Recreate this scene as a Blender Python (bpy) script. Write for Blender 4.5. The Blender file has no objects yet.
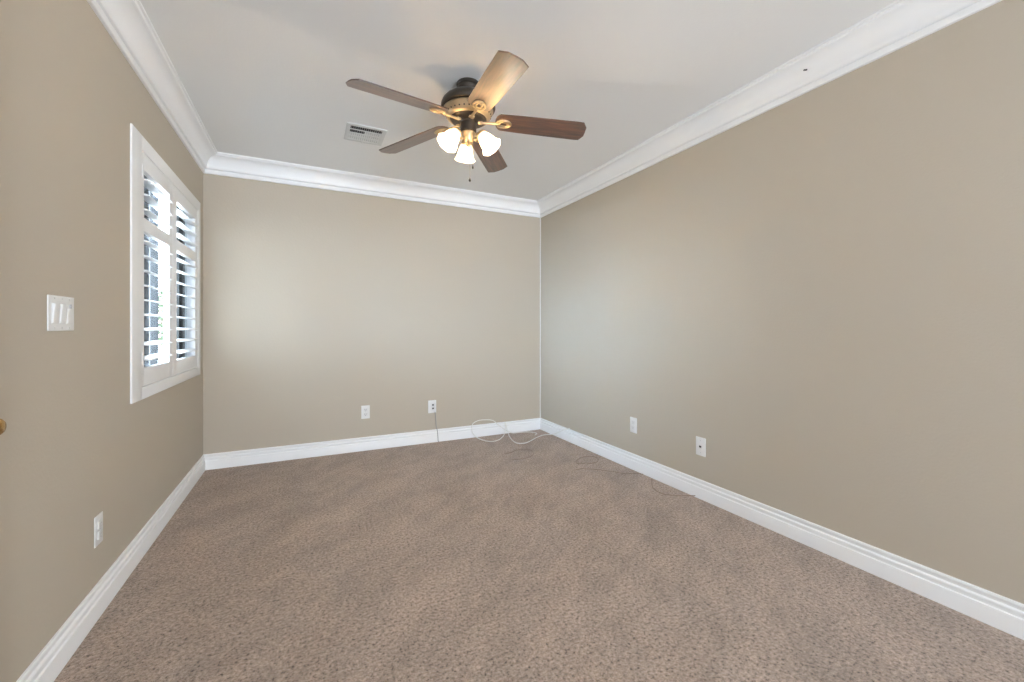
import bpy, bmesh, math, random
from mathutils import Vector, Matrix
S = bpy.context.scene
C = S.collection
PI = math.pi
random.seed(7)

# ------------------------------------------------------------ room numbers (metres)
K = 0.895
XL, XR = -.8246*K, 2.5933*K          # left / right wall
YB, YF = 4.5*K, -3.8                # back wall / wall behind the camera
H = 2.7756*K                         # ceiling
EYE = 1.2494*K

# ------------------------------------------------------------ camera
cd = bpy.data.cameras.new('camera'); cam = bpy.data.objects.new('camera', cd); C.objects.link(cam)
cd.sensor_fit = 'HORIZONTAL'; cd.sensor_width = 36; cd.lens = 418.63/1024*36
cd.shift_y = (327.9-341)/1024; cd.clip_start = .02
cam.location = (0, 0, EYE); cam.rotation_euler = (PI/2, 0.0, -.4543)
S.camera = cam

# ------------------------------------------------------------ world, exposure
S.view_settings.view_transform = 'Standard'; S.view_settings.look = 'None'
S.view_settings.gamma = 1; S.view_settings.use_curve_mapping = False
S.view_settings.exposure = 2.45
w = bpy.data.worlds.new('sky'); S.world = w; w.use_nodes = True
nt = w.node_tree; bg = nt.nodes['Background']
tc = nt.nodes.new('ShaderNodeTexCoord'); sep = nt.nodes.new('ShaderNodeSeparateXYZ')
nt.links.new(tc.outputs['Generated'], sep.inputs[0])
mr = nt.nodes.new('ShaderNodeMapRange'); mr.inputs['From Min'].default_value = -.90; mr.inputs['From Max'].default_value = -.3
nt.links.new(sep.outputs['X'], mr.inputs['Value'])
mx = nt.nodes.new('ShaderNodeMix'); mx.data_type = 'RGBA'
mx.inputs[6].default_value = (.68, .88, 1.18, 1)      # blue quarter of the sky beyond the window, its brightness added for fill
mx.inputs[7].default_value = (.84, .955, 1.10, 1)     # paler elsewhere
nt.links.new(mr.outputs[0], mx.inputs[0]); nt.links.new(mx.outputs[2], bg.inputs['Color'])
mr2 = nt.nodes.new('ShaderNodeMapRange')              # world made brighter below the horizon, fill added to lift the ceiling
mr2.inputs['From Min'].default_value = -.25; mr2.inputs['From Max'].default_value = .15
mr2.inputs['To Min'].default_value = 5.0; mr2.inputs['To Max'].default_value = 3.0
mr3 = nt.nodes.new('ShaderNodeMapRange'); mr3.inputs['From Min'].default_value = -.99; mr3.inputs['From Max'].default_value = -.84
mr3.inputs['To Min'].default_value = 5.5; mr3.inputs['To Max'].default_value = 1.0  # added bright patch on the window side, boosted to light the right wall
mul = nt.nodes.new('ShaderNodeMath'); mul.operation = 'MULTIPLY'
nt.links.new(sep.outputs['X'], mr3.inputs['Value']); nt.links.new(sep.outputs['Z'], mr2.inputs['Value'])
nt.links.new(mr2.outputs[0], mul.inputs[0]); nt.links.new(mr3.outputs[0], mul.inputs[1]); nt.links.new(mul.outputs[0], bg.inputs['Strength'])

# portal for sky fill through an unseen opening added behind the camera
ld = bpy.data.lights.new('front_opening_fill', 'AREA'); ld.shape = 'RECTANGLE'; ld.size = 1.85; ld.size_y = 2.2
ld.cycles.is_portal = True
lo = bpy.data.objects.new('front_opening_portal', ld); C.objects.link(lo)
lo.location = (XL/2+XR/2+.52, YF+.005, 1.15); lo.rotation_euler = (PI/2, 0, 0)
FAN_POWER = 1.15
SHADE_EMIT = .16
LOUVER_TILT = 12

# ------------------------------------------------------------ materials
def mat(name, col, rough=.5, metal=0, spec=.5):
    m = bpy.data.materials.new(name); m.use_nodes = True
    b = m.node_tree.nodes['Principled BSDF']
    b.inputs['Base Color'].default_value = (*col, 1); b.inputs['Roughness'].default_value = rough
    b.inputs['Metallic'].default_value = metal; b.inputs['Specular IOR Level'].default_value = spec
    return m
def nodes(m): return m.node_tree.nodes, m.node_tree.links, m.node_tree.nodes['Principled BSDF']
def N(nn, kind, **kw):
    n = nn.new(kind)
    for k, v in kw.items(): n.inputs[k.replace('_', ' ')].default_value = v
    return n
def bumpy(m, scale, strength, dist=.001, detail=3):
    nn, ll, b = nodes(m)
    t = nn.new('ShaderNodeTexCoord'); n = N(nn, 'ShaderNodeTexNoise', Scale=scale, Detail=detail)
    bp = N(nn, 'ShaderNodeBump', Strength=strength, Distance=dist)
    ll.new(t.outputs['Object'], n.inputs['Vector']); ll.new(n.outputs['Fac'], bp.inputs['Height']); ll.new(bp.outputs[0], b.inputs['Normal'])
    return m
WALL = bumpy(mat('beige_wall_paint', (.51, .450, .365), .75, 0, .25), 90, .35, .002)
CEIL = bumpy(mat('ceiling_paint', (.84, .835, .82), .85, 0, .2), 90, .3, .002)
TRIM = mat('white_trim_paint', (.88, .88, .88), .38, 0, .4)
SHUT = mat('white_shutter_paint', (.86, .86, .86), .35, 0, .4)
PLATE = mat('white_plastic', (.80, .79, .77), .35)
PLATEIN = mat('white_plastic_insert', (.74, .73, .71), .3)
DARK = mat('dark_slot', (.02, .02, .02), .6)
BRONZE = mat('dark_bronze', (.085, .070, .056), .34, .7)
BRASS = bumpy(mat('antique_brass', (.50, .40, .26), .36, .75), 60, .3, .002)
GOLD = mat('door_brass', (.62, .40, .16), .25, 1)
SCREW = mat('painted_screw', (.6, .6, .58), .4)
CABLE_W = mat('white_cable_jacket', (.80, .785, .75), .45)
CABLE_G = mat('grey_cable_jacket', (.30, .30, .29), .5)
CABLE_T = mat('tan_cable_jacket', (.25, .18, .14), .6)
DUCT = mat('duct_dark_grey', (.035, .035, .035), .8)
VENT = mat('vent_enamel', (.66, .66, .645), .45)

def carpet_material():
    m = mat('taupe_carpet', (.3, .22, .18), .95, 0, .1)
    nn, ll, b = nodes(m)
    t = nn.new('ShaderNodeTexCoord')
    # tuft speckle
    n1 = N(nn, 'ShaderNodeTexNoise', Scale=78, Detail=7, Roughness=.82)
    r1 = nn.new('ShaderNodeValToRGB'); e = r1.color_ramp.elements
    e[0].position = .385; e[0].color = (.040, .024, .015, 1)
    e[1].position = .64; e[1].color = (.64, .50, .41, 1)
    k = e.new(.45); k.color = (.335, .245, .187, 1)
    ll.new(t.outputs['Object'], n1.inputs['Vector']); ll.new(n1.outputs['Fac'], r1.inputs[0])
    # brushed pile: long soft streaks and footmarks
    mp = nn.new('ShaderNodeMapping'); mp.inputs['Scale'].default_value = (1.8, .85, 1); mr_ = nn.new('ShaderNodeMapping'); mr_.inputs['Rotation'].default_value = (0, 0, .8)
    n2 = N(nn, 'ShaderNodeTexNoise', Scale=2.6, Detail=12, Roughness=.78, Distortion=.25)
    ll.new(t.outputs['Object'], mr_.inputs[0]); ll.new(mr_.outputs[0], mp.inputs[0]); ll.new(mp.outputs[0], n2.inputs['Vector'])
    r2 = nn.new('ShaderNodeMapRange'); r2.inputs['From Min'].default_value = .36; r2.inputs['From Max'].default_value = .64
    r2.inputs['To Min'].default_value = .78; r2.inputs['To Max'].default_value = 1.20
    ll.new(n2.outputs['Fac'], r2.inputs['Value'])
    mm = nn.new('ShaderNodeMix'); mm.data_type = 'RGBA'; mm.blend_type = 'MULTIPLY'; mm.inputs[0].default_value = 1
    ll.new(r1.outputs[0], mm.inputs[6]); ll.new(r2.outputs[0], mm.inputs[7]); ll.new(mm.outputs[2], b.inputs['Base Color'])
    # relief
    n3 = N(nn, 'ShaderNodeTexNoise', Scale=120, Detail=3, Roughness=.7)
    ll.new(t.outputs['Object'], n3.inputs['Vector'])
    bp = N(nn, 'ShaderNodeBump', Strength=1.0, Distance=.009)
    ll.new(n3.outputs['Fac'], bp.inputs['Height'])
    n4 = N(nn, 'ShaderNodeTexNoise', Scale=9, Detail=3, Roughness=.6)
    ll.new(t.outputs['Object'], n4.inputs['Vector'])
    bp2 = N(nn, 'ShaderNodeBump', Strength=.5, Distance=.02)
    ll.new(n4.outputs['Fac'], bp2.inputs['Height']); ll.new(bp.outputs[0], bp2.inputs['Normal']); ll.new(bp2.outputs[0], b.inputs['Normal'])
    b.inputs['Sheen Weight'].default_value = .25; b.inputs['Sheen Roughness'].default_value = .6
    return m
CARPET = carpet_material()

def wood_material():
    m = mat('walnut_blade', (.1, .04, .02), .38, 0, .6)
    nn, ll, b = nodes(m)
    t = nn.new('ShaderNodeTexCoord'); mp = nn.new('ShaderNodeMapping'); mp.inputs['Scale'].default_value = (2.2, 26, 8)
    n = N(nn, 'ShaderNodeTexNoise', Scale=2.2, Detail=5, Roughness=.6, Distortion=.5)
    r = nn.new('ShaderNodeValToRGB'); e = r.color_ramp.elements
    e[0].position = .33; e[0].color = (.022, .009, .005, 1); e[1].position = .68; e[1].color = (.17, .068, .034, 1)
    ll.new(t.outputs['Object'], mp.inputs[0]); ll.new(mp.outputs[0], n.inputs['Vector']); ll.new(n.outputs['Fac'], r.inputs[0]); ll.new(r.outputs[0], b.inputs['Base Color'])
    b.inputs['Coat Weight'].default_value = 1; b.inputs['Coat Roughness'].default_value = .36; b.inputs['Coat IOR'].default_value = 1.8
    return m
WOOD = wood_material()

def shade_material():
    m = mat('frosted_lamp_glass', (.95, .88, .76), .35)
    nn, ll, b = nodes(m)
    b.inputs['Emission Color'].default_value = (1, .84, .60, 1); b.inputs['Emission Strength'].default_value = SHADE_EMIT
    tr = nn.new('ShaderNodeBsdfTranslucent'); tr.inputs['Color'].default_value = (1, .90, .74, 1)
    mxs = nn.new('ShaderNodeMixShader'); mxs.inputs[0].default_value = .45
    ll.new(b.outputs[0], mxs.inputs[1]); ll.new(tr.outputs[0], mxs.inputs[2]); ll.new(mxs.outputs[0], nn['Material Output'].inputs[0])
    return m
SHADE = shade_material()
def emis(name, col, s):
    m = mat(name, col); b = m.node_tree.nodes['Principled BSDF']
    b.inputs['Emission Color'].default_value = (*col, 1); b.inputs['Emission Strength'].default_value = s
    return m
BULB = emis('lit_bulb', (1, .87, .66), 3)
def glass_material():
    m = bpy.data.materials.new('window_glass'); m.use_nodes = True; nn, ll = m.node_tree.nodes, m.node_tree.links
    nn.remove(nn['Principled BSDF'])
    tr = nn.new('ShaderNodeBsdfTransparent'); tr.inputs[0].default_value = (.93, .96, .96, 1)
    g = nn.new('ShaderNodeBsdfGlossy'); g.inputs['Roughness'].default_value = .02
    f = nn.new('ShaderNodeFresnel'); f.inputs[0].default_value = 1.02
    mxs = nn.new('ShaderNodeMixShader'); ll.new(tr.outputs[0], mxs.inputs[1])
    ge = nn.new('ShaderNodeNewGeometry'); inv = nn.new('ShaderNodeMath'); inv.operation = 'SUBTRACT'; inv.inputs[0].default_value = 1
    ml = nn.new('ShaderNodeMath'); ml.operation = 'MULTIPLY'           # reflect at the front faces only
    ll.new(ge.outputs['Backfacing'], inv.inputs[1]); ll.new(inv.outputs[0], ml.inputs[0]); ll.new(f.outputs[0], ml.inputs[1]); ll.new(ml.outputs[0], mxs.inputs[0])
    ll.new(g.outputs[0], mxs.inputs[2])
    ll.new(mxs.outputs[0], nn['Material Output'].inputs[0]); return m
GLASS = glass_material()
def screen_material():
    # finely woven solar screen: lets about a tenth of the daylight through
    m = bpy.data.materials.new('solar_screen_mesh'); m.use_nodes = True; nn, ll = m.node_tree.nodes, m.node_tree.links
    b = nn['Principled BSDF']; b.inputs['Base Color'].default_value = (.10, .10, .10, 1); b.inputs['Roughness'].default_value = .8
    tr = nn.new('ShaderNodeBsdfTransparent'); mxs = nn.new('ShaderNodeMixShader'); mxs.inputs[0].default_value = .13
    ll.new(b.outputs[0], mxs.inputs[1]); ll.new(tr.outputs[0], mxs.inputs[2]); ll.new(mxs.outputs[0], nn['Material Output'].inputs[0]); return m
SCREEN = screen_material()
STUCCO = bumpy(mat('charcoal_stucco', (.020, .021, .022), 1, 0, 0), 8, .3, .01)
OUTTRIM = mat('dark_house_trim', (.025, .025, .025), .7)
ROOF = mat('concrete_roof_tile', (.16, .12, .10), .8)
GRAVEL = bumpy(mat('pale_gravel', (.55, .50, .44), .95, 0, .1), 20, .6, .02)

# ------------------------------------------------------------ mesh helpers
def box(bm, x0, x1, y0, y1, z0, z1, M=None):
    vs = [bm.verts.new(Vector(p)) for p in ((x0,y0,z0),(x1,y0,z0),(x1,y1,z0),(x0,y1,z0),(x0,y0,z1),(x1,y0,z1),(x1,y1,z1),(x0,y1,z1))]
    fs = [bm.faces.new([vs[i] for i in f]) for f in ((3,2,1,0),(4,5,6,7),(0,1,5,4),(1,2,6,5),(2,3,7,6),(3,0,4,7))]
    if M: bmesh.ops.transform(bm, matrix=M, verts=vs)
    return fs
def rbox(bm, x0, x1, y0, y1, z0, z1, r, M=None, seg=2):
    fs = box(bm, x0, x1, y0, y1, z0, z1, M)
    es = list({e for f in fs for e in f.edges})
    bmesh.ops.bevel(bm, geom=es, offset=r, segments=seg, affect='EDGES', profile=.6)
def prism(bm, pts, d0, d1, M=None):
    """polygon pts (x,y) extruded along z d0..d1"""
    a = [bm.verts.new((x, y, d0)) for x, y in pts]; b = [bm.verts.new((x, y, d1)) for x, y in pts]
    n = len(pts); fs = [bm.faces.new(a[::-1]), bm.faces.new(b)]
    for i in range(n): fs.append(bm.faces.new((a[i], a[(i+1) % n], b[(i+1) % n], b[i])))
    if M: bmesh.ops.transform(bm, matrix=M, verts=a+b)
    return fs
def lathe(bm, prof, seg=32, M=None, wave=None):
    rings = []
    for r, z in prof:
        if r < 1e-6: rings.append([bm.verts.new((0, 0, z))])
        else:
            rings.append([bm.verts.new((r*math.cos(2*PI*i/seg), r*math.sin(2*PI*i/seg), z)) for i in range(seg)])
    for A, B in zip(rings, rings[1:]):
        for i in range(seg):
            j = (i+1) % seg
            if len(A) == 1 and len(B) == 1: continue
            if len(A) == 1: bm.faces.new((A[0], B[i], B[j]))
            elif len(B) == 1: bm.faces.new((A[j], A[i], B[0]))
            else: bm.faces.new((A[i], B[i], B[j], A[j]))
    vs = [v for R in rings for v in R]
    if wave:
        for v in vs: wave(v)
    if M: bmesh.ops.transform(bm, matrix=M, verts=vs)
def catmull(P, n=8, closed=False):
    P = [Vector(p) for p in P]; out = []
    m = len(P)
    for i in range(m if closed else m-1):
        if closed: p0, p1, p2, p3 = P[i-1], P[i], P[(i+1) % m], P[(i+2) % m]
        else: p0, p1, p2, p3 = P[max(i-1, 0)], P[i], P[i+1], P[min(i+2, m-1)]
        for k in range(n):
            t = k/n
            out.append(.5*((2*p1)+(p2-p0)*t+(2*p0-5*p1+4*p2-p3)*t*t+(3*p1-p0-3*p2+p3)*t**3))
    if not closed: out.append(P[-1])
    return out
def tube(bm, pts, r, seg=8, closed=False):
    pts = [Vector(p) for p in pts]; n = len(pts); rings = []; up = Vector((0, 0, 1))
    rr = r if callable(r) else (lambda t: r)
    prev = None
    for i, p in enumerate(pts):
        if closed: d = (pts[(i+1) % n]-pts[i-1])
        else: d = (pts[min(i+1, n-1)]-pts[max(i-1, 0)])
        d.normalize()
        a = prev if prev is not None else (Vector((1, 0, 0)) if abs(d.z) > .8 else up)
        s = (a - d*a.dot(d)).normalized(); prev = s; q = d.cross(s)
        R = rr(i/max(n-1, 1))
        rings.append([bm.verts.new(p + s*R*math.cos(2*PI*k/seg) + q*R*math.sin(2*PI*k/seg)) for k in range(seg)])
    last = n if closed else n-1
    for i in range(last):
        A, B = rings[i], rings[(i+1) % n]
        for k in range(seg): bm.faces.new((A[k], A[(k+1) % seg], B[(k+1) % seg], B[k]))
    if not closed: bm.faces.new(rings[0][::-1]); bm.faces.new(rings[-1])
def obj(name, bm, m, parent=None, smooth=False, loc=None):
    bmesh.ops.recalc_face_normals(bm, faces=bm.faces)
    me = bpy.data.meshes.new(name); bm.to_mesh(me); bm.free()
    if m: me.materials.append(m)
    if smooth:
        for p in me.polygons: p.use_smooth = True
        me.set_sharp_from_angle(angle=math.radians(38))
    o = bpy.data.objects.new(name, me); C.objects.link(o)
    if parent: o.parent = parent
    if loc: o.location = loc
    return o
def tag(o, label, cat, group=None):
    o['label'] = label; o['category'] = cat
    if group: o['group'] = group
    return o
def thing(name, label, cat, loc, rot=(0, 0, 0), group=None):
    o = bpy.data.objects.new(name, None); C.objects.link(o); o.location = loc; o.rotation_euler = rot
    o.empty_display_size = .1
    return tag(o, label, cat, group)
def struct(name, bm, m, parent=None, smooth=False):
    o = obj(name, bm, m, parent, smooth)
    if not parent: o['kind'] = 'structure'
    return o
BM = bmesh.new

# ------------------------------------------------------------ room shell
T = .12
bm = BM(); box(bm, XL-T, XR+T, YF-T, YB+T, -.12, 0); struct('floor', bm, CARPET)
bm = BM(); box(bm, XL-T, XR+T, YF-T, YB+T, H, H+.15); struct('ceiling', bm, CEIL)
bm = BM(); box(bm, XL-T, XR+T, YB, YB+T, 0, H); struct('wall_back', bm, WALL)
bm = BM(); box(bm, XR, XR+T, YF-T, YB, 0, H); struct('wall_right', bm, WALL)
def holed_wall(name, u0, u1, hu0, hu1, hz0, hz1, mk):
    bm = BM()
    mk(bm, u0, hu0, 0, H); mk(bm, hu1, u1, 0, H); mk(bm, hu0, hu1, 0, hz0); mk(bm, hu0, hu1, hz1, H)
    return struct(name, bm, WALL)
# outer frame of the shutter on the left wall
def on_left(u, v=300, off=.005):
    # where a direction of the view meets the plane of the left wall
    r, z = (u-512)/418.63, -(v-327.9)/418.63
    c, s_ = math.cos(.4543), math.sin(.4543)
    t = (XL+off)/(r*c+s_)
    return (-r*s_+c)*t, EYE+z*t
WY0, WY1 = on_left(132.3, off=.009)[0], on_left(200.6, off=.009)[0]
WZ0, WZ1 = on_left(132.3, 404, .009)[1], on_left(132.3, 123.5, .009)[1]
PY0, PY1 = on_left(141.2)[0], on_left(197.6)[0]
PZ0 = on_left(141.2, 387)[1]; PZ1 = WZ1-.075
OY0, OY1, OZ0, OZ1 = PY0+.004, PY1-.004, PZ0-.012, PZ1-.004      # opening in the wall
holed_wall('wall_left', YF-T, YB, OY0, OY1, OZ0, OZ1, lambda b, a, c, z0, z1: box(b, XL-.075, XL, a, c, z0, z1))
FX0, FX1 = XL+1.15, XR-.10  # unseen opening, added and shifted sideways to spread the fill light
holed_wall('wall_front', XL, XR, FX0, FX1, .05, 2.25, lambda b, a, c, z0, z1: box(b, a, c, YF-T, YF, z0, z1))

def moulding(name, prof, wall):
    """prof: (distance from wall, z); mitred at both ends"""
    bm = BM(); rings = []
    for e in (0, 1):
        R = []
        for p, z in prof:
            if wall == 'left':  R.append((XL+p, (YF+p, YB-p)[e], z))
            if wall == 'right': R.append((XR-p, (YF+p, YB-p)[e], z))
            if wall == 'back':  R.append(((XL+p, XR-p)[e], YB-p, z))
            if wall == 'front': R.append(((XL+p, XR-p)[e], YF+p, z))
        rings.append([bm.verts.new(v) for v in R])
    A, B = rings; n = len(A)
    for i in range(n): bm.faces.new((A[i], A[(i+1) % n], B[(i+1) % n], B[i]))
    bm.faces.new(A[::-1]); bm.faces.new(B)
    return struct(name, bm, TRIM, smooth=True)
crown = [(0, -.149), (.011, -.149), (.0145, -.146), (.0160, -.122), (.0115, -.1195), (.0115, -.116), (.0215, -.1155), (.0260, -.112), (.0285, -.107)]
for k in range(1, 11):                                              # the cove
    a = k/10*PI/2
    crown.append((.0285+.061*(1-math.cos(a)), -.107+.084*math.sin(a)))
crown += [(.097, -.021), (.101, -.013), (.110, -.0115), (.110, 0), (0, 0)]
crown = [(p, H+z) for p, z in crown]
base = [(0, 0), (.017, 0), (.017, .066), (.0160, .070), (.0112, .0725), (.0105, .080), (.0125, .086), (.0125, .092), (.0105, .095), (.0062, .0975), (.0062, .106), (.0085, .110), (.0085, .117), (.006, .1215), (0, .122)]
for i, s in enumerate(('left', 'back', 'right', 'front')):
    c_ = moulding('trim_%d' % (i+1), crown, s)
    if s == 'right': crown_right = c_
    if s != 'front': moulding('baseboard_%s' % s, base, s)
# two tiny dark nail marks in the crown over the right wall
def rotM(loc, rot=(0, 0, 0)):
    return Matrix.Translation(loc) @ Matrix.Rotation(rot[2], 4, 'Z') @ Matrix.Rotation(rot[1], 4, 'Y') @ Matrix.Rotation(rot[0], 4, 'X')

# ------------------------------------------------------------ exterior window behind the shutter
GX = XL-.056
win = bpy.data.objects.new('window_1', None); C.objects.link(win); win['kind'] = 'structure'; win.location = (GX, OY0, OZ0)
def wx(bm, x0, x1, y0, y1, z0, z1, r=.002): rbox(bm, x0-GX, x1-GX, y0-OY0, y1-OY0, z0-OZ0, z1-OZ0, r)
bm = BM(); f = .022
wx(bm, GX-.016, XL-.012, OY0, OY0+.006, OZ0, OZ1); wx(bm, GX-.016, XL-.012, OY1-.006, OY1, OZ0, OZ1)
wx(bm, GX-.016, XL-.012, OY0, OY1, OZ0, OZ0+.006); wx(bm, GX-.016, XL-.012, OY0, OY1, OZ1-.006, OZ1)
wx(bm, GX-.016, GX+.010, OY0, OY0+f, OZ0, OZ1); wx(bm, GX-.016, GX+.010, OY0, OY1, OZ0, OZ0+f); wx(bm, GX-.016, GX+.010, OY0, OY1, OZ1-f, OZ1)
obj('window_frame', bm, SHUT, win)
for y0, y1 in ((2.865, 2.975), (3.648, 3.688)):
    bm = BM(); wx(bm, GX-.014, GX+.004, y0, y1, OZ0+f, OZ1-f); obj('meeting_stile', bm, OUTTRIM, win)
for y0, y1 in ((OY0+f, 2.985), (3.47, OY1-.006)):
    bm = BM(); box(bm, -.0135, -.0125, y0-OY0, y1-OY0, f, OZ1-OZ0-f); obj('solar_screen', bm, SCREEN, win)
bm = BM(); wx(bm, GX-.006, GX-.002, OY0+.006, OY1-.006, OZ0+f, OZ1-f, .0005); obj('window_pane', bm, GLASS, win)

# ------------------------------------------------------------ plantation shutter
sh = thing('plantation_shutter', 'white two-panel plantation shutter with open louvers on the left wall', 'window shutter', (XL, WY0, WZ0))
def P(bm, x0, x1, y0, y1, z0, z1, r=.002): rbox(bm, x0, x1, y0-WY0, y1-WY0, z0-WZ0, z1-WZ0, r)
bm = BM()
def ring(x0, x1, a0, a1, b0, b1, c0, c1, d0, d1, r=.002):
    """frame between outer (a0,a1)x(b0,b1) and inner (c0,c1)x(d0,d1)"""
    P(bm, x0, x1, a0, c0, b0, b1, r); P(bm, x0, x1, c1, a1, b0, b1, r); P(bm, x0, x1, c0, c1, b0, d0, r); P(bm, x0, x1, c0, c1, d1, b1, r)
ring(0, .0085, WY0, WY1, WZ0, WZ1, PY0-.002, PY1+.002, PZ0-.002, PZ1+.002)
ring(-.050, -.026, OY0-.003, OY1+.003, OZ0-.003, OZ1+.003, OY0+.008, OY1-.008, OZ0-.002, OZ1-.010)
obj('shutter_frame', bm, SHUT, sh, True)
ymid = on_left(172.6)[0]
UZ = (on_left(143.8, 217.5)[1], on_left(143.8, 169.5)[1]); LZ = (on_left(144, 368)[1], on_left(143.8, 231)[1])
for (y0, y1, o0, o1) in ((PY0, ymid-.0015, on_left(143.9)[0], on_left(169.2)[0]), (ymid+.0015, PY1, on_left(176.6)[0], on_left(195)[0])):
    bm = BM(); t0, t1 = -.020, .006
    P(bm, t0, t1, y0, o0, PZ0, PZ1); P(bm, t0, t1, o1, y1, PZ0, PZ1)
    for z0, z1 in ((PZ0, LZ[0]), (LZ[1], UZ[0]), (UZ[1], PZ1)): P(bm, t0, t1, o0-.001, o1+.001, z0, z1)
    pn = obj('shutter_panel', bm, SHUT, sh, True)
    for (z0, z1, n) in ((*LZ, 9), (*UZ, 3)):
        pitch = (z1-z0-.016)/n
        for i in range(n):
            zc = z0+.012+pitch*(i+.45)
            bm = BM(); pts = []
            for k in range(24):
                a = 2*PI*k/24; pts.append((.034*math.cos(a), .0046*math.sin(a)))
            M = Matrix.Translation((-.007, o0+.002-WY0, zc-WZ0)) @ Matrix.Rotation(math.radians(LOUVER_TILT), 4, 'Y') @ Matrix.Rotation(PI/2, 4, 'X') @ Matrix.Scale(-1, 4, (0, 0, 1))
            prism(bm, pts, 0, o1-o0-.004, M)
            obj('louver', bm, SHUT, pn, True)
    yk = y0 if y0 == PY0 else y1
    for zc in (PZ0+.14, PZ1-.10):
        bm = BM(); lathe(bm, [(0, -.03), (.003, -.03), (.003, .03), (0, .03)], 10, Matrix.Translation((.009, yk-WY0, zc-WZ0)))
        obj('hinge', bm, SHUT, pn, True)

# ------------------------------------------------------------ ceiling fan
FX, FY, BZ = .902*K*1.01-.006, 2.45*K*1.01, 2.495*K+.011
fan = thing('ceiling_fan', 'dark bronze ceiling fan with five walnut blades and three lit frosted shades', 'ceiling fan', (FX, FY, H))
def Z(z): return z+.010-H
bm = BM(); lathe(bm, [(0, 0), (.064, 0), (.066, -.004), (.066, -.016), (.059, -.022), (.054, -.060), (0, -.060)], 40); obj('canopy', bm, BRONZE, fan, True)
bm = BM()
lathe(bm, [(0, -.054), (.052, -.054), (.060, -.062), (.096, -.070), (.126, -.084), (.144, -.104), (.1510, -.122), (.1520, -.136), (.149, -.142), (.134, -.146), (.134, -.154), (.122, -.178), (.098, -.206), (.090, -.212), (0, -.216)], 48)
mh = obj('motor_housing', bm, BRONZE, fan, True)
bm = BM(); lathe(bm, [(.128, -.147), (.1390, -.150), (.1405, -.155), (.1365, -.160), (.1320, -.171), (.1210, -.190), (.1110, -.200), (.105, -.202), (.098, -.198)], 48)
band = obj('brass_band', bm, BRASS, mh, True); band['label'] = 'antique brass band pierced with a row of dark vents'
bm = BM()
for k in range(30):
    a = 2*PI*k/30
    n = Vector((math.cos(a)*.83, math.sin(a)*.83, -.55))
    M = Matrix.Translation((.1275*math.cos(a), .1275*math.sin(a), -.1800)) @ n.to_track_quat('Z', 'Y').to_matrix().to_4x4()
    lathe(bm, [(0, .0015), (.0042, .001), (.005, -.004), (0, -.004)], 10, M)
obj('vent_hole', bm, DARK, mh, True)['kind'] = 'stuff'
bm = BM(); lathe(bm, [(0, -.205), (.050, -.205), (.056, -.210), (.050, -.216), (.045, -.222), (.045, -.252), (.045, -.258), (.045, -.268), (.037, -.276), (0, -.276)], 36)
obj('switch_housing', bm, BRONZE, fan, True)
bm = BM(); lathe(bm, [(0, -.272), (.038, -.272), (.042, -.279), (.036, -.290), (.030, -.300), (.030, -.318), (.022, -.330), (.012, -.336), (.014, -.342), (.008, -.350), (0, -.352)], 32)
obj('light_fitter', bm, BRASS, fan, True)

BZL = Z(BZ)
def blade_outline(r0, r1):
    w0, w1 = .064, .072
    pts = []
    L = r1-r0
    for k in range(9):                                   # rounded root
        a = PI/2 + PI*k/8
        pts.append((r0+.030+.030*math.cos(a)*1.0, (w0-.0)*math.sin(a)*(1 if abs(math.sin(a)) > .99 else .94)))
    lower = [(r0+.14, -.067), (r0+.30, -.070), (r1-.055, -w1)]
    tip = [(r1-.022, -w1), (r1-.001, -.036), (r1, 0), (r1-.001, .036), (r1-.022, w1)]
    upper = [(x, -y) for x, y in lower[::-1]]
    return pts + lower + tip + upper
PITCH = math.radians(-13)
for k in range(5):
    a = math.radians(51+72*k)
    R = Matrix.Rotation(a, 4, 'Z')
    Mb = R @ Matrix.Translation((0, 0, BZL+.0315)) @ Matrix.Rotation(math.radians(3.9), 4, 'Y') @ Matrix.Rotation(PITCH, 4, 'X')
    bm = BM(); fs = prism(bm, blade_outline(.150, .667), 0, .0065)
    bmesh.ops.bevel(bm, geom=list({e for f in fs[:2] for e in f.edges}), offset=.0018, segments=2, affect='EDGES')
    bl = obj('fan_blade', bm, WOOD, fan, True); bl.matrix_local = Mb
    # blade iron: arm from the motor, splitting into a ring with a centre tongue under the blade
    bm = BM()
    arm = catmull([(.066, 0, -.010), (.090, 0, -.011), (.118, 0, -.010), (.150, 0, -.008), (.170, 0, -.007)], 5)
    tube(bm, arm, lambda t: .0105-.004*math.sin(t*PI), 10)
    loop = []
    for q in range(24):
        b = 2*PI*q/24; loop.append((.200+.040*math.cos(b), .030*math.sin(b)*(1-.15*math.cos(b)), -.005))
    tube(bm, loop, .0055, 8, True)
    for s in (-1, 1):
        tube(bm, catmull([(.166, 0, -.006), (.185, s*.012, -.006), (.212, s*.013, -.006), (.230, s*.004, -.006)], 4), .0042, 6)
    rbox(bm, .056, .080, -.015, .015, -.016, .000, .003)
    for (x, y) in ((.175, 0), (.218, .0)): lathe(bm, [(0, -.012), (.004, -.011), (.0055, -.006), (0, -.004)], 10, Matrix.Translation((x, y, 0)))
    ir = obj('blade_iron', bm, BRASS, bl, True)
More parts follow.
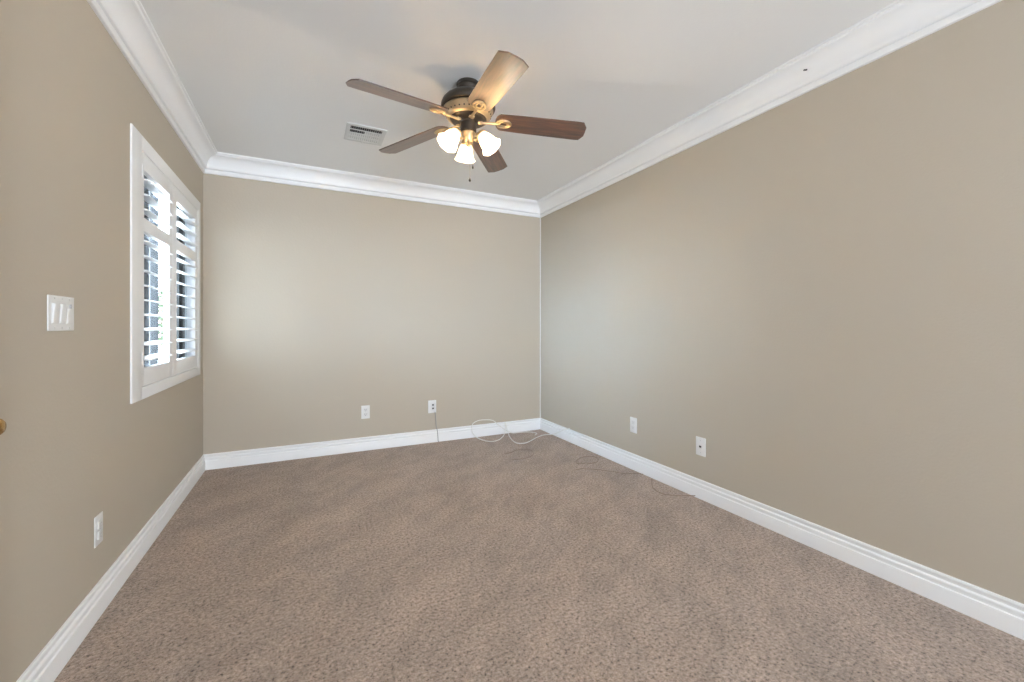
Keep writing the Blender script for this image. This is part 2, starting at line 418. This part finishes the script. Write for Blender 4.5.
# three lamps
for k, az in enumerate((78, 196, 316)):
    a = math.radians(az)
    R = Matrix.Rotation(a, 4, 'Z')
    tilt = math.radians(38)
    neck = Vector((.076, 0, Z(2.184)))
    axis = Vector((math.sin(tilt), 0, -math.cos(tilt)))
    M = R @ Matrix.Translation(neck) @ axis.to_track_quat('Z', 'X').to_matrix().to_4x4()
    bm = BM()
    pts = [R @ Vector(p) for p in catmull([(.024, 0, -.306), (.045, 0, -.318), (.062, 0, -.306), (.071, 0, -.298), (neck.x+.004, 0, neck.z-.004)], 5)]
    tube(bm, pts, .0065, 10)
    lathe(bm, [(0, -.014), (.012, -.014), (.024, -.006), (.029, .003), (.029, .012), (.026, .012), (.026, .004), (0, .002)], 28, M)
    lp = obj('lamp_arm', bm, BRASS, fan, True)
    bm = BM()
    outer = [(.020, .004), (.0265, .010), (.031, .022), (.038, .038), (.0425, .055), (.0445, .070), (.0475, .084), (.0535, .096), (.0600, .104)]
    inner = [(r-.0028, z-.0008) for r, z in outer[::-1]]
    def wv(v):
        if v.co.z > .08:
            th = math.atan2(v.co.y, v.co.x); g = (v.co.z-.08)/.024
            f_ = 1+.035*g*math.cos(8*th); v.co.x *= f_; v.co.y *= f_
    lathe(bm, outer+inner, 48, None, wv)
    sd = obj('lamp_shade', bm, SHADE, fan, True); sd.matrix_local = M
    bm = BM(); lathe(bm, [(0, .014), (.012, .014), (.013, .026), (.021, .042), (.026, .056), (.024, .070), (.014, .080), (0, .083)], 20)
    obj('light_bulb', bm, BULB, sd, True)
    pl = bpy.data.lights.new('lamp_light', 'POINT'); pl.energy = FAN_POWER; pl.color = (1, .86, .67); pl.shadow_soft_size = .012
    po = bpy.data.objects.new('lamp_light', pl); C.objects.link(po); po.parent = sd; po.location = (0, 0, .094)
# pull chains
for (dx, dy, z1, z0, fobr) in ((.012, -.036, -.262, Z(2.000), .0048), (-.006, -.040, -.262, Z(1.925), .0066)):
    bm = BM(); z = z1; 
    tube(bm, [(dx*.7, dy*.7, z1+.004), (dx, dy, z1), (dx*1.05, dy*1.05, z1-.01), (dx*1.05, dy*1.05, z0)], .0009, 6)
    while z > z0+.01:
        lathe(bm, [(0, -.0015), (.0013, 0), (0, .0015)], 6, Matrix.Translation((dx*1.05, dy*1.05, z-.006))); z -= .0042
    pc = obj('pull_chain', bm, BRASS, fan, True)
    bm = BM(); lathe(bm, [(0, .010), (fobr*.4, .009), (fobr*.6, .004), (fobr, -.002), (fobr, -.007), (fobr*.5, -.012), (0, -.013)], 14, Matrix.Translation((dx*1.05, dy*1.05, z0)))
    obj('chain_fob', bm, BRONZE, pc, True)

# ------------------------------------------------------------ ceiling vent
VX0, VX1, VY0, VY1 = .262*K, .552*K, 3.322*K, 3.625*K
vt = thing('air_vent', 'white square air supply vent with short fins set in the ceiling', 'air vent', ((VX0+VX1)/2, (VY0+VY1)/2, H))
hw, hh = (VX1-VX0)/2, (VY1-VY0)/2
bm = BM(); fb = .027
for (x0, x1, y0, y1) in ((-hw, hw, -hh, -hh+fb), (-hw, hw, hh-fb, hh), (-hw, -hw+fb, -hh+fb, hh-fb), (hw-fb, hw, -hh+fb, hh-fb)):
    rbox(bm, x0, x1, y0, y1, -.007, 0, .002)
rows = 4; iy0, iy1 = -hh+fb, hh-fb; rp = (iy1-iy0)/rows
for i in range(1, rows): rbox(bm, -hw+fb, hw-fb, iy0+rp*i-.004, iy0+rp*i+.004, -.006, 0, .001)
obj('vent_frame', bm, VENT, vt, True)
bm = BM(); box(bm, -hw+fb, hw-fb, iy0, iy1, -.0012, -.0002); obj('duct_opening', bm, DUCT, vt)
bm = BM()
nf = 15; ix0, ix1 = -hw+fb, hw-fb
for i in range(rows):
    for q in range(nf):
        x = ix0+(ix1-ix0)*(q+.5)/nf
        shut = (i >= 2) or (i == 1 and q >= nf*.45)
        an = math.radians(84 if shut else 10)
        if i == 1 and not shut and q % 2: pass
        M = Matrix.Translation((x, iy0+rp*(i+.5), -.0040)) @ Matrix.Rotation(an, 4, 'Y')
        box(bm, -.0005, .0005, -rp/2+.004, rp/2-.004, -.0064 if shut else -.0032, .0064 if shut else .0028, M)
obj('vent_fin', bm, VENT, vt)['kind'] = 'stuff'
bm = BM()
lathe(bm, [(0, -.022), (.003, -.021), (.003, 0), (0, 0)], 8, Matrix.Translation((-.01, hh-.022, 0))); obj('damper_lever', bm, SCREW, vt, True)

# ------------------------------------------------------------ wall plates; local frame: x right, y out of the wall is -y, z up
def plate_frame(name, label, cat, pos, wall, group=None):
    rz = {'back': 0, 'right': -PI/2, 'left': PI/2}[wall]
    return thing(name, label, cat, pos, (0, 0, rz), group)
def plate(t, w_, h_, m=PLATE, th=.006):
    bm = BM(); rbox(bm, -w_/2, w_/2, -th, 0, -h_/2, h_/2, .0025, seg=3); return obj('cover_plate', bm, m, t, True)
def screw(t, x, z, r=.0032):
    bm = BM(); lathe(bm, [(0, 0), (r, 0), (r, .0008), (r*.5, .0015), (0, .0016)], 12, Matrix.Translation((x, -(.006 if not t.name.startswith('light_switch') else .0045), z)) @ Matrix.Rotation(PI/2, 4, 'X')); obj('screw', bm, SCREW, t, True)
FAINT = mat('ivory_slot', (.42, .41, .40), .5)
def duplex(t, rect=False):
    for s in (-1, 1):
        bm = BM(); rbox(bm, -.017, .017, -.0085, -.004, s*.0205-.0145, s*.0205+.0145, .004 if not rect else .0015, seg=3)
        so = obj('socket', bm, PLATEIN, t, True)
        bm = BM()
        for x, hh_ in ((-.0065, .0045), (.0065, .0036)): box(bm, x-.0012, x+.0012, -.0089, -.0080, s*.0205-hh_+.003, s*.0205+hh_+.003)
        lathe(bm, [(0, 0), (.0026, 0), (.0026, .0006), (0, .0006)], 10, Matrix.Translation((0, -.0084, s*.0205-.008)) @ Matrix.Rotation(PI/2, 4, 'X'))
        obj('socket_slots', bm, FAINT if rect else DARK, so)
    screw(t, 0, 0)
PW, PH = .074, .120
t = plate_frame('power_outlet', 'white two-socket power outlet on the back wall, left of the corded plate', 'outlet', (.532*K, YB, .390*K), 'back'); plate(t, PW, PH); duplex(t)
t = plate_frame('cable_outlet', 'white wall plate with two dark ports on the back wall, grey cord below it', 'wall plate', (1.225*K, YB, .389*K), 'back'); plate(t, .080, .124)
bm = BM(); rbox(bm, -.020, .026, -.010, -.004, -.036, .036, .002); ins = obj('port_panel', bm, PLATEIN, t, True)
for z in (.017, -.017):
    bm = BM(); rbox(bm, -.002, .014, -.0112, -.008, z-.007, z+.007, .001); obj('port', bm, DARK, ins, True)
t = plate_frame('power_outlet', 'white power outlet on the right wall, the one nearer the back corner', 'outlet', (XR, 2.855*K, .390*K), 'right'); plate(t, PW, PH); duplex(t, True)
t = plate_frame('phone_jack', 'white wall plate with one dark jack in its middle on the right wall', 'wall plate', (XR, 2.150*K, .380*K), 'right'); plate(t, PW, PH)
bm = BM(); rbox(bm, -.012, .012, -.0085, -.004, -.014, .014, .0015); ins = obj('jack_insert', bm, PLATEIN, t, True)
bm = BM(); rbox(bm, -.008, .008, -.0100, -.008, -.006, .006, .0008); obj('jack_port', bm, DARK, ins, True)
screw(t, 0, .040); screw(t, 0, -.040)
t = plate_frame('power_outlet', 'white power outlet low on the left wall below the window', 'outlet', (XL, 2.442*K, .367*K), 'left'); plate(t, .070, .118, PLATE, .004); duplex(t, True)
# light switch, three gangs
sw = plate_frame('light_switch', 'white three-gang switch plate with two rockers and a dimmer, left wall', 'light switch', (XL, 2.131*K, 1.303*K), 'left')
plate(sw, .162, .115, PLATE, .0045)
for gx_ in (-.046, 0.0, .046):
    bm = BM(); rbox(bm, gx_-.0175, gx_+.0175, -.0056, -.003, -.034, .034, .0008)
    inset = obj('switch_insert', bm, PLATEIN, sw, True)
    for z in (.048, -.048): screw(sw, gx_, z, .0028)
    if gx_ < .04:
        bm = BM(); M = Matrix.Translation((gx_, -.0060, 0)) @ Matrix.Rotation(math.radians(4), 4, 'X')
        rbox(bm, -.0155, .0155, -.004, .003, -.031, .031, .0012, M); obj('rocker', bm, PLATE, inset, True)
    else:
        bm = BM(); rbox(bm, gx_-.0155, gx_+.0155, -.0078, -.004, -.031, .018, .0010); obj('dimmer_paddle', bm, PLATE, inset, True)
        bm = BM(); rbox(bm, gx_-.0025, gx_+.0025, -.011, -.006, .018, .032, .0008); obj('dimmer_slider', bm, FAINT, inset, True)

# ------------------------------------------------------------ open door just left of the frame, its brass knob peeping in
d = bpy.data.objects.new('door_1', None); C.objects.link(d); d['kind'] = 'structure'; d.location = (XL+.05, .60, 0)
bm = BM(); rbox(bm, 0, .036, 0, .775, .012, 2.03, .002); obj('door_leaf', bm, TRIM, d, True)
bm = BM()
Mk = Matrix.Translation((.036, .722, .900)) @ Matrix.Rotation(PI/2, 4, 'Y') @ Matrix.Scale(.72, 4)
lathe(bm, [(0, 0), (.030, 0), (.032, .003), (.030, .006), (.013, .010), (.010, .022), (.012, .032), (.022, .040), (.0265, .050), (.0255, .060), (.018, .067), (0, .069)], 32, Mk)
obj('door_handle', bm, GOLD, d, True)

# ------------------------------------------------------------ cables
def cable(name, pts, r, m, label, cat='cable', n=8, group=None):
    bm = BM(); tube(bm, catmull(pts, n), r, 8); o = obj(name, bm, m, None, True); tag(o, label, cat, group); return o
bx, by = XR, YB
# in the corner: runs down from the crown, over the baseboard
pts = []
for i in range(13):
    z = H-.150-(H-.150-.128)*i/12
    pts.append((bx-.0085+.0015*math.sin(i*2.1), by-.0060+.001*math.cos(i*1.7), z))
cable('corner_cable', pts, .0052, PLATE, 'thin white cable running down the corner between back and right walls')
cable('grey_cord', [(1.252*K, by-.008, .330*K), (1.255*K, by-.016, .315*K), (1.262*K, by-.012, .24*K), (1.268*K, by-.014, .16*K), (1.275*K, by-.022, .118), (1.282*K, by-.021, .06), (1.285*K, by-.023, .012), (1.290*K, by-.032, .004)], .0034, CABLE_G,
      'grey cord hanging from the ported back wall plate to the carpet', 'cord')
g = .0045
cable('coiled_cable', [(2.13, 3.81, g), (2.170, 3.850, g), (2.165, 3.905, g), (2.11, 3.960, g), (2.02, 3.975, g), (1.93, 3.955, .016), (1.862, by-.036, .052), (1.800, by-.024, .100), (1.740, by-.012, .150),
      (1.667, by-.010, .165), (1.58, by-.010, .166), (1.515, by-.014, .140), (1.500, by-.024, .085), (1.515, by-.045, .035), (1.548, 3.915, g+.002),
      (1.60, 3.790, g), (1.680, 3.785, g), (1.760, 3.850, g), (1.835, 3.935, .020), (1.868, by-.048, .064), (1.872, by-.030, .110), (1.876, by-.026, .118),
      (1.882, by-.040, .080), (1.880, 3.945, .026), (1.856, 3.850, g), (1.820, 3.700, g), (1.825, 3.610, g), (1.895, 3.585, g), (1.990, 3.640, g), (2.110, 3.725, g),
      (2.215, 3.760, g+.003), (2.285, 3.690, .024), (bx-.024, 3.610, .062), (bx-.021, 3.520, .104), (bx-.010, 3.440, .133)], .0042, CABLE_W,
      'loosely coiled white cable lying in the back right corner over carpet and baseboard')
g = .0026
cable('loose_wire', [(2.055, 2.835, g), (1.994, 2.868, g), (2.060, 2.945, g), (2.184, 2.985, g), (2.235, 2.905, g), (2.160, 2.820, g), (2.059, 2.815, g)], .0024, CABLE_T,
      'thin brown wire in a small loop on the carpet along the right wall', 'wire')
cable('loose_wire', [(1.88, 2.735, g), (1.95, 2.735, g), (2.038, 2.678, g), (2.130, 2.578, g), (2.182, 2.504, g), (2.270, 2.462, g), (bx-.020, 2.43, g)], .0023, CABLE_T,
      'thin brown wire running across the carpet to the middle of the right baseboard', 'wire')
cable('loose_wire', [(bx-.03, 2.33, g), (2.216, 2.255, g), (2.161, 2.181, g), (2.144, 2.093, g), (2.19, 2.035, g), (2.255, 2.005, g), (2.300, 1.975, g), (bx-.018, 1.955, .010)], .0027, CABLE_T,
      'thin brown wire curving out from the right baseboard near the jack plate', 'wire')
cable('loose_wire', [(1.556, 3.192, g), (1.640, 3.165, g), (1.75, 3.20, g), (1.815, 3.28, g), (1.825, 3.38, g), (1.73, 3.42, g), (1.64, 3.375, g), (1.56, 3.36, g)], .0020, CABLE_T,
      'thin brown wire curled on the carpet in front of the coiled white cable', 'wire')

# small dark staple left in the crown over the right wall
bm = BM()
for dy, dz in ((0, 0), (.009, .004)): box(bm, -.003, .001, dy-.004, dy+.004, dz-.003, dz+.003)
st = obj('wall_staple', bm, DARK, None, False, (XR-.052, 1.250, H-.060)); tag(st, 'tiny dark staple stuck in the white crown over the right wall', 'staple')

# ------------------------------------------------------------ outside, seen only between the louvers
bm = BM(); box(bm, -40, XL-T-.04, -12, 40, -3.2, -3.05); o = struct('ground', bm, GRAVEL)
HX = XL-4.5
def on_x(u, X):  # y of the sight line through the louvers at distance X
    r, dd = (u-512)/418.63, 1.0; c, s = math.cos(.4543), math.sin(.4543)
    vx, vy = r*c+s*dd, -r*s+c*dd
    return vy*X/vx
hy0, hy1 = on_x(147, HX), on_x(158.5, HX)
hs = thing('neighbouring_house', 'charcoal stucco house outside the window, glimpsed between the louvers of the near panel', 'house', (HX, (hy0+hy1)/2, -3.05))
L = (hy1-hy0)/2; HH = 9.5
bm = BM(); box(bm, -5, 0, -L, L, 0, HH); obj('outer_wall', bm, STUCCO, hs)
bm = BM(); box(bm, .0, .05, -L-.02, -L+.15, 0, HH); obj('downspout', bm, OUTTRIM, hs)
bm = BM(); prism(bm, [(-5.4, HH), (.4, HH), (.4, HH+.15), (-2.5, HH+1.6), (-5.4, HH+.15)], -L-.3, L+.1, Matrix.Rotation(PI/2, 4, 'X')); obj('roof', bm, ROOF, hs)
LEAF = bumpy(mat('olive_leaves', (.10, .13, .07), .8), 12, 1, .05); BARK = mat('bark', (.10, .07, .05), .9)
ty = on_x(161.5, HX)
tr_ = thing('garden_tree', 'slender olive green tree outside, glimpsed between the louvers of the near panel', 'tree', (HX, ty, -3.05))
bm = BM(); tube(bm, catmull([(0, 0, 0), (.05, .05, 1.2), (-.03, .02, 2.6), (.02, 0, 4.6)], 6), lambda t: .05-.03*t, 10); obj('tree_trunk', bm, BARK, tr_, True)
bm = BM()
for q in range(150):
    z = random.uniform(3.5, 5.7); R_ = .20*math.sin((z-3.3)/2.6*PI)**.7
    a = random.uniform(0, 2*PI); rr = R_*math.sqrt(random.random())
    M = Matrix.Translation((rr*math.cos(a), rr*math.sin(a), z)) @ Matrix.Rotation(random.uniform(0, 6), 4, (random.random(), random.random(), .3))
    bmesh.ops.create_icosphere(bm, subdivisions=1, radius=random.uniform(.04, .09), matrix=M @ Matrix.Scale(.5, 4, (0, 0, 1)))
obj('tree_crown', bm, LEAF, tr_)['kind'] = 'stuff'
